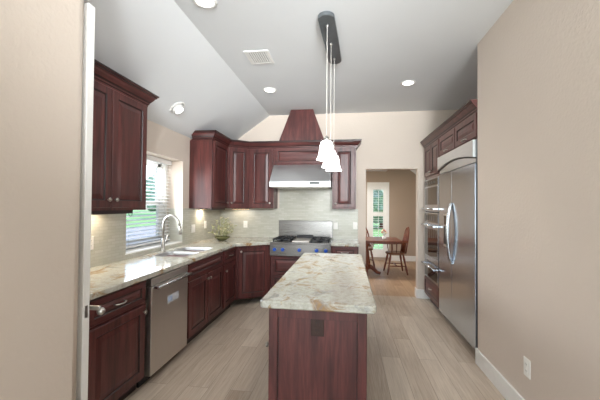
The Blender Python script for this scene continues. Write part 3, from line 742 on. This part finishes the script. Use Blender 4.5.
# pendants
pd = thing('pendant_light', 'dark oblong ceiling fixture with three white bell glass pendants over the island', 'pendant light', (-.135, 2.935, CH), math.radians(-3.5))
MB().slab(rrect(-.068, -.45, .068, .45, .066, 8), [], -.035, 0, .006).build('canopy', CANOPY, pd)
for i, yy in enumerate((-.31, .0, .31)):
    zb = (1.843, 1.818, 1.82)[i]-CH
    MB().tube([(0, yy, -.03), (0, yy, zb+.19)], .0026, 8).build('cord', CORDM, pd)
    MB().lathe([(.012, -.035), (.012, -.05), (.004, -.06)], (0, yy, 0)).build('cord_grip', NICKEL, pd)
    s_ = MB().lathe([(.012, .158), (.033, .156), (.045, .146), (.053, .12), (.058, .085), (.063, .05), (.071, .02), (.083, 0), (.079, .0), (.066, .022), (.058, .05), (.053, .085), (.048, .118), (.034, .144), (.012, .15)], (0, yy, zb), seg=28).build('shade', SHADE, pd)
    MB().lathe([(.005, .196), (.017, .19), (.019, .17), (.021, .148), (.0, .147)], (0, yy, zb), seg=20).build('socket', NICKEL, pd)
    lamp(pd, 'POINT', (0, yy, zb-.02), 3.5, (1, .95, .88), .05)
# air vent
av = thing('air_vent', 'white slatted air vent in the flat ceiling', 'vent', (-.89, 3.195, CH), 0)
f_ = MB(); a, b = .125, .145
f_.box(-a, -b, -.008, -a+.025, b, 0).box(a-.025, -b, -.008, a, b, 0).box(-a+.025, -b, -.008, a-.025, -b+.025, 0).box(-a+.025, b-.025, -.008, a-.025, b, 0); f_.build('frame', TRIMW, av)
MB().box(-a+.02, -b+.02, -.001, a-.02, b-.02, 0).build('duct', DARKM, av)
f_ = MB()
for i in range(9):
    x = -a+.030+i*.0222; f_.add([(x+.012, -b+.025, -.002), (x, -b+.025, -.010), (x, b-.025, -.010), (x+.012, b-.025, -.002), (x+.013, -b+.025, -.001), (x-.001, -b+.025, -.009), (x-.001, b-.025, -.009), (x+.013, b-.025, -.001)], [(0, 1, 2, 3), (7, 6, 5, 4), (0, 4, 5, 1), (2, 6, 7, 3), (1, 5, 6, 2), (0, 3, 7, 4)])
f_.build('slats', TRIMW, av)
# under-cabinet lights
def ucl(loc, rotz, w_, e, label):
    t = thing('under_cabinet_light', label, 'light', loc, rotz, 'under cabinet lights')
    MB().box(-w_/2, -.03, -.018, w_/2, .03, 0, bev=.002).build('housing', DARKM, t)
    MB().box(-w_/2+.01, -.02, -.0195, w_/2-.01, .02, -.0175).build('diffuser', WARM, t)
    l = lamp(t, 'AREA', (0, 0, -.021), e, (1, .87, .70), w_*.8); l.data.shape = 'RECTANGLE'; l.data.size_y = .03
ucl((LW+.10, 2.25, ZB), R90, .7, 3.2, 'slim light bar beneath the large left wall cabinet')
ucl((LW+.07, 4.52, ZB), R90, .14, 2.4, 'small light puck beneath the wall cabinet right of the window')
ucl((-1.75, BW-.12, ZB), math.radians(0), .3, .45, 'short light bar beneath the angled corner wall cabinet')
# cup hook
hk = MB().tube([(0, 0, 0), (0, 0, -.035), (.004, -.002, -.052), (.016, -.006, -.064), (.03, -.01, -.052), (.034, -.012, -.03)], .0028, 8)
o = hk.build('cup_hook', DARKM); o.location = (-2.0, 2.72, ZB); o.rotation_euler = (0, 0, R90)
tag(o, 'dark wire hook screwed under the right end of the large left wall cabinet', 'hook')
area('dining_fill_lamp', (.2, 7.1, 2.39), (.2, 7.1, 0), .4, .4, 34, (1, .86, .70))  # unseen lamp added to warm and brighten the dining room

# ------------------------------------------------------------------ corner plant
pt = thing('flower_arrangement', 'grey green leafy arrangement with cream blossoms in a low bowl in the counter corner', 'plant', (-1.88, 4.72, CT1))
MB().lathe([(.05, 0), (.06, .006), (.11, .04), (.125, .06), (.117, .06), (.10, .04), (.0, .03)], seg=24).build('bowl', BOWLM, pt)
rnd = random.Random(3); st = MB(); lf = MB(); tips = []
for i in range(26):
    a = rnd.uniform(0, 2*PI); R = rnd.uniform(.02, .24); hh = rnd.uniform(.12, .36)-R*.4
    p = [(.03*math.cos(a), .03*math.sin(a), .04), (R*.6*math.cos(a), R*.6*math.sin(a), .05+hh*.6), (R*math.cos(a), R*math.sin(a), .05+hh)]
    st.tube(p, .0022, 5); tips.append(Vector(p[2]))
    for k in range(9):
        q = Vector(p[1]).lerp(Vector(p[2]), k/8) if k > 1 else Vector(p[0]).lerp(Vector(p[1]), .7)
        d_ = Vector((rnd.uniform(-1, 1), rnd.uniform(-1, 1), rnd.uniform(-.2, .9))).normalized(); sd = d_.cross(Vector((rnd.uniform(-1, 1), rnd.uniform(-1, 1), 1))).normalized()
        L = rnd.uniform(.03, .055); w_ = L*.26; nn = d_.cross(sd)*.004
        lf.add([q, q+d_*L*.5+sd*w_+nn, q+d_*L, q+d_*L*.5-sd*w_+nn, q+d_*L*.5-nn], [(0, 1, 4), (1, 2, 4), (2, 3, 4), (3, 0, 4)], rnd.choice((0, 1)))
st.build('stems', GREEN, pt); lf.build('foliage', [GREEN, GREEND], pt)
for i in range(12):
    c_ = tips[i*2]+Vector((0, 0, .004)); b_ = MB(); b_.lathe([(0, .0), (.007, .003), (.008, .009), (0, .013)], c_, seg=8)
    for k in range(6):
        a = 2*PI*k/6; u = Vector((math.cos(a), math.sin(a), .3)); v = Vector((-math.sin(a), math.cos(a), 0))
        b_.add([c_, c_+u*.014+v*.008, c_+u*.026, c_+u*.014-v*.008, c_+u*.014-Vector((0, 0, .004))], [(0, 1, 4), (1, 2, 4), (2, 3, 4), (3, 0, 4)])
    b_.build('blossom', BLOOM, pt)

# ------------------------------------------------------------------ dining set
tb = thing('dining_table', 'dark wood pedestal dining table seen through the doorway', 'table', (.40, 7.15, 0))
MB().slab(rrect(-.78, -.44, .77, .44, .06), [], .72, .75, .006).build('tabletop', CHAIRWOOD, tb)
MB().box(-.66, -.34, .675, .66, -.32, .72).box(-.66, .32, .675, .66, .34, .72).box(-.66, -.32, .675, -.64, .32, .72).box(.64, -.32, .675, .66, .32, .72).build('apron', CHAIRWOOD, tb)
MB().lathe([(.09, .12), (.10, .16), (.06, .20), (.075, .30), (.085, .38), (.06, .48), (.05, .56), (.09, .64), (.09, .72)], (.04, -.17, 0)).build('pedestal', CHAIRWOOD, tb)
for a in (0, R90, PI, -R90):
    dx, dy = math.cos(a), math.sin(a)
    fm = MB(); fm.M = Matrix.Translation((.04, -.17, 0)); fm.tube([(dx*.05, dy*.05, .19), (dx*.14, dy*.14, .15), (dx*.24, dy*.24, .055), (dx*.31, dy*.31, .035)], [.05, .045, .036, .034], 10).build('foot', CHAIRWOOD, tb)
def windsor():
    t = thing('windsor_chair', 'bow back windsor armchair at the right end of the dining table', 'chair', (0, 0, 0), 0, 'windsor chairs at the dining table')
    # local: faces -y
    sh = []
    for i in range(28):
        a = 2*PI*i/28; x = .225*math.cos(a); y = .215*math.sin(a); x *= 1.0+.06*(-y/.21); sh.append((x, y))
    MB().slab(sh, [], .425, .46, .01).build('seat', SEATWOOD, t)
    for sx in (-1, 1):
        for sy in (-1, 1):
            a = Vector((sx*.14, sy*.13, .43)); b = Vector((sx*.215, sy*.21, 0)); pts = [a.lerp(b, k/8) for k in range(9)]
            MB().tube(pts, [.016, .021, .025, .021, .016, .022, .024, .018, .014], 10).build('leg', CHAIRWOOD, t)
    for sx in (-1, 1): MB().tube([(sx*.182, -.178, .18), (sx*.183, 0, .18), (sx*.182, .178, .18)], [.009, .014, .009], 8).build('stretcher', CHAIRWOOD, t)
    MB().tube([(-.182, 0, .18), (0, 0, .18), (.182, 0, .18)], [.009, .014, .009], 8).build('stretcher', CHAIRWOOD, t)
    bow = []
    for i in range(21):
        a = PI*i/20; zz = math.sin(a)**.75; bow.append((.205*math.cos(a), .17+.10*zz, .46+.55*zz))
    MB().tube(bow, .016, 10).build('back_bow', CHAIRWOOD, t)
    arm = []
    for i in range(25):
        a = -.15*PI+1.3*PI*i/24; arm.append((.25*math.cos(a), .235*math.sin(a), .675))
    MB().tube([(.23, -.17, .675)]+arm+[(-.23, -.17, .675)], .0135, 10).build('arm_bow', CHAIRWOOD, t)
    for k in range(7):
        x = -.15+.05*k; zt = .46+.55*(max(0, 1-(x/.205)**2)**.5)**.75; yt = .17+.10*(zt-.46)/.55
        MB().tube([(x*.75, .165, .46), (x*.9, .18+.02, .70), (x, yt, zt)], [.008, .011, .008], 8).build('spindle', CHAIRWOOD, t)
    for sx in (-1, 1):
        for yy in (-.12, -.02, .07): MB().tube([(sx*.18, yy*.95, .46), (sx*.215, yy*1.05, .56), (sx*math.sqrt(max(.01, 1-(yy*1.1/.235)**2))*.25, yy*1.1, .672)], [.007, .011, .007], 8).build('spindle', CHAIRWOOD, t)
    return t
wc = windsor(); wc.location = (1.10, 7.25, 0); wc.rotation_euler = (0, 0, math.radians(-86))
copytree(wc, (.44, 7.78, 0), 'bow back windsor armchair on the far left side of the dining table, before the window', math.radians(12))
vs = thing('flower_vase', 'small vase of pink flowers on the dining table', 'vase', (.84, 7.1, .75))
MB().lathe([(.03, 0), (.042, .02), (.04, .05), (.025, .07), (.03, .08), (.024, .08), (.0, .03)], seg=18).build('vase', PLATE, vs)
fl = MB(); fs_ = MB()
for i in range(7):
    a = 2*PI*i/7; x, y, z = .045*math.cos(a), .045*math.sin(a), .14+.03*(i % 3)
    fs_.tube([(0, 0, .04), (x, y, z)], .002, 5)
    b_ = MB().lathe([(0, -.02), (.02, -.012), (.027, .003), (.018, .017), (0, .02)], (x, y, z), seg=10).build('blossom', PINK if i % 2 else BLOOM, vs)
fs_.build('stems', GREEN, vs)
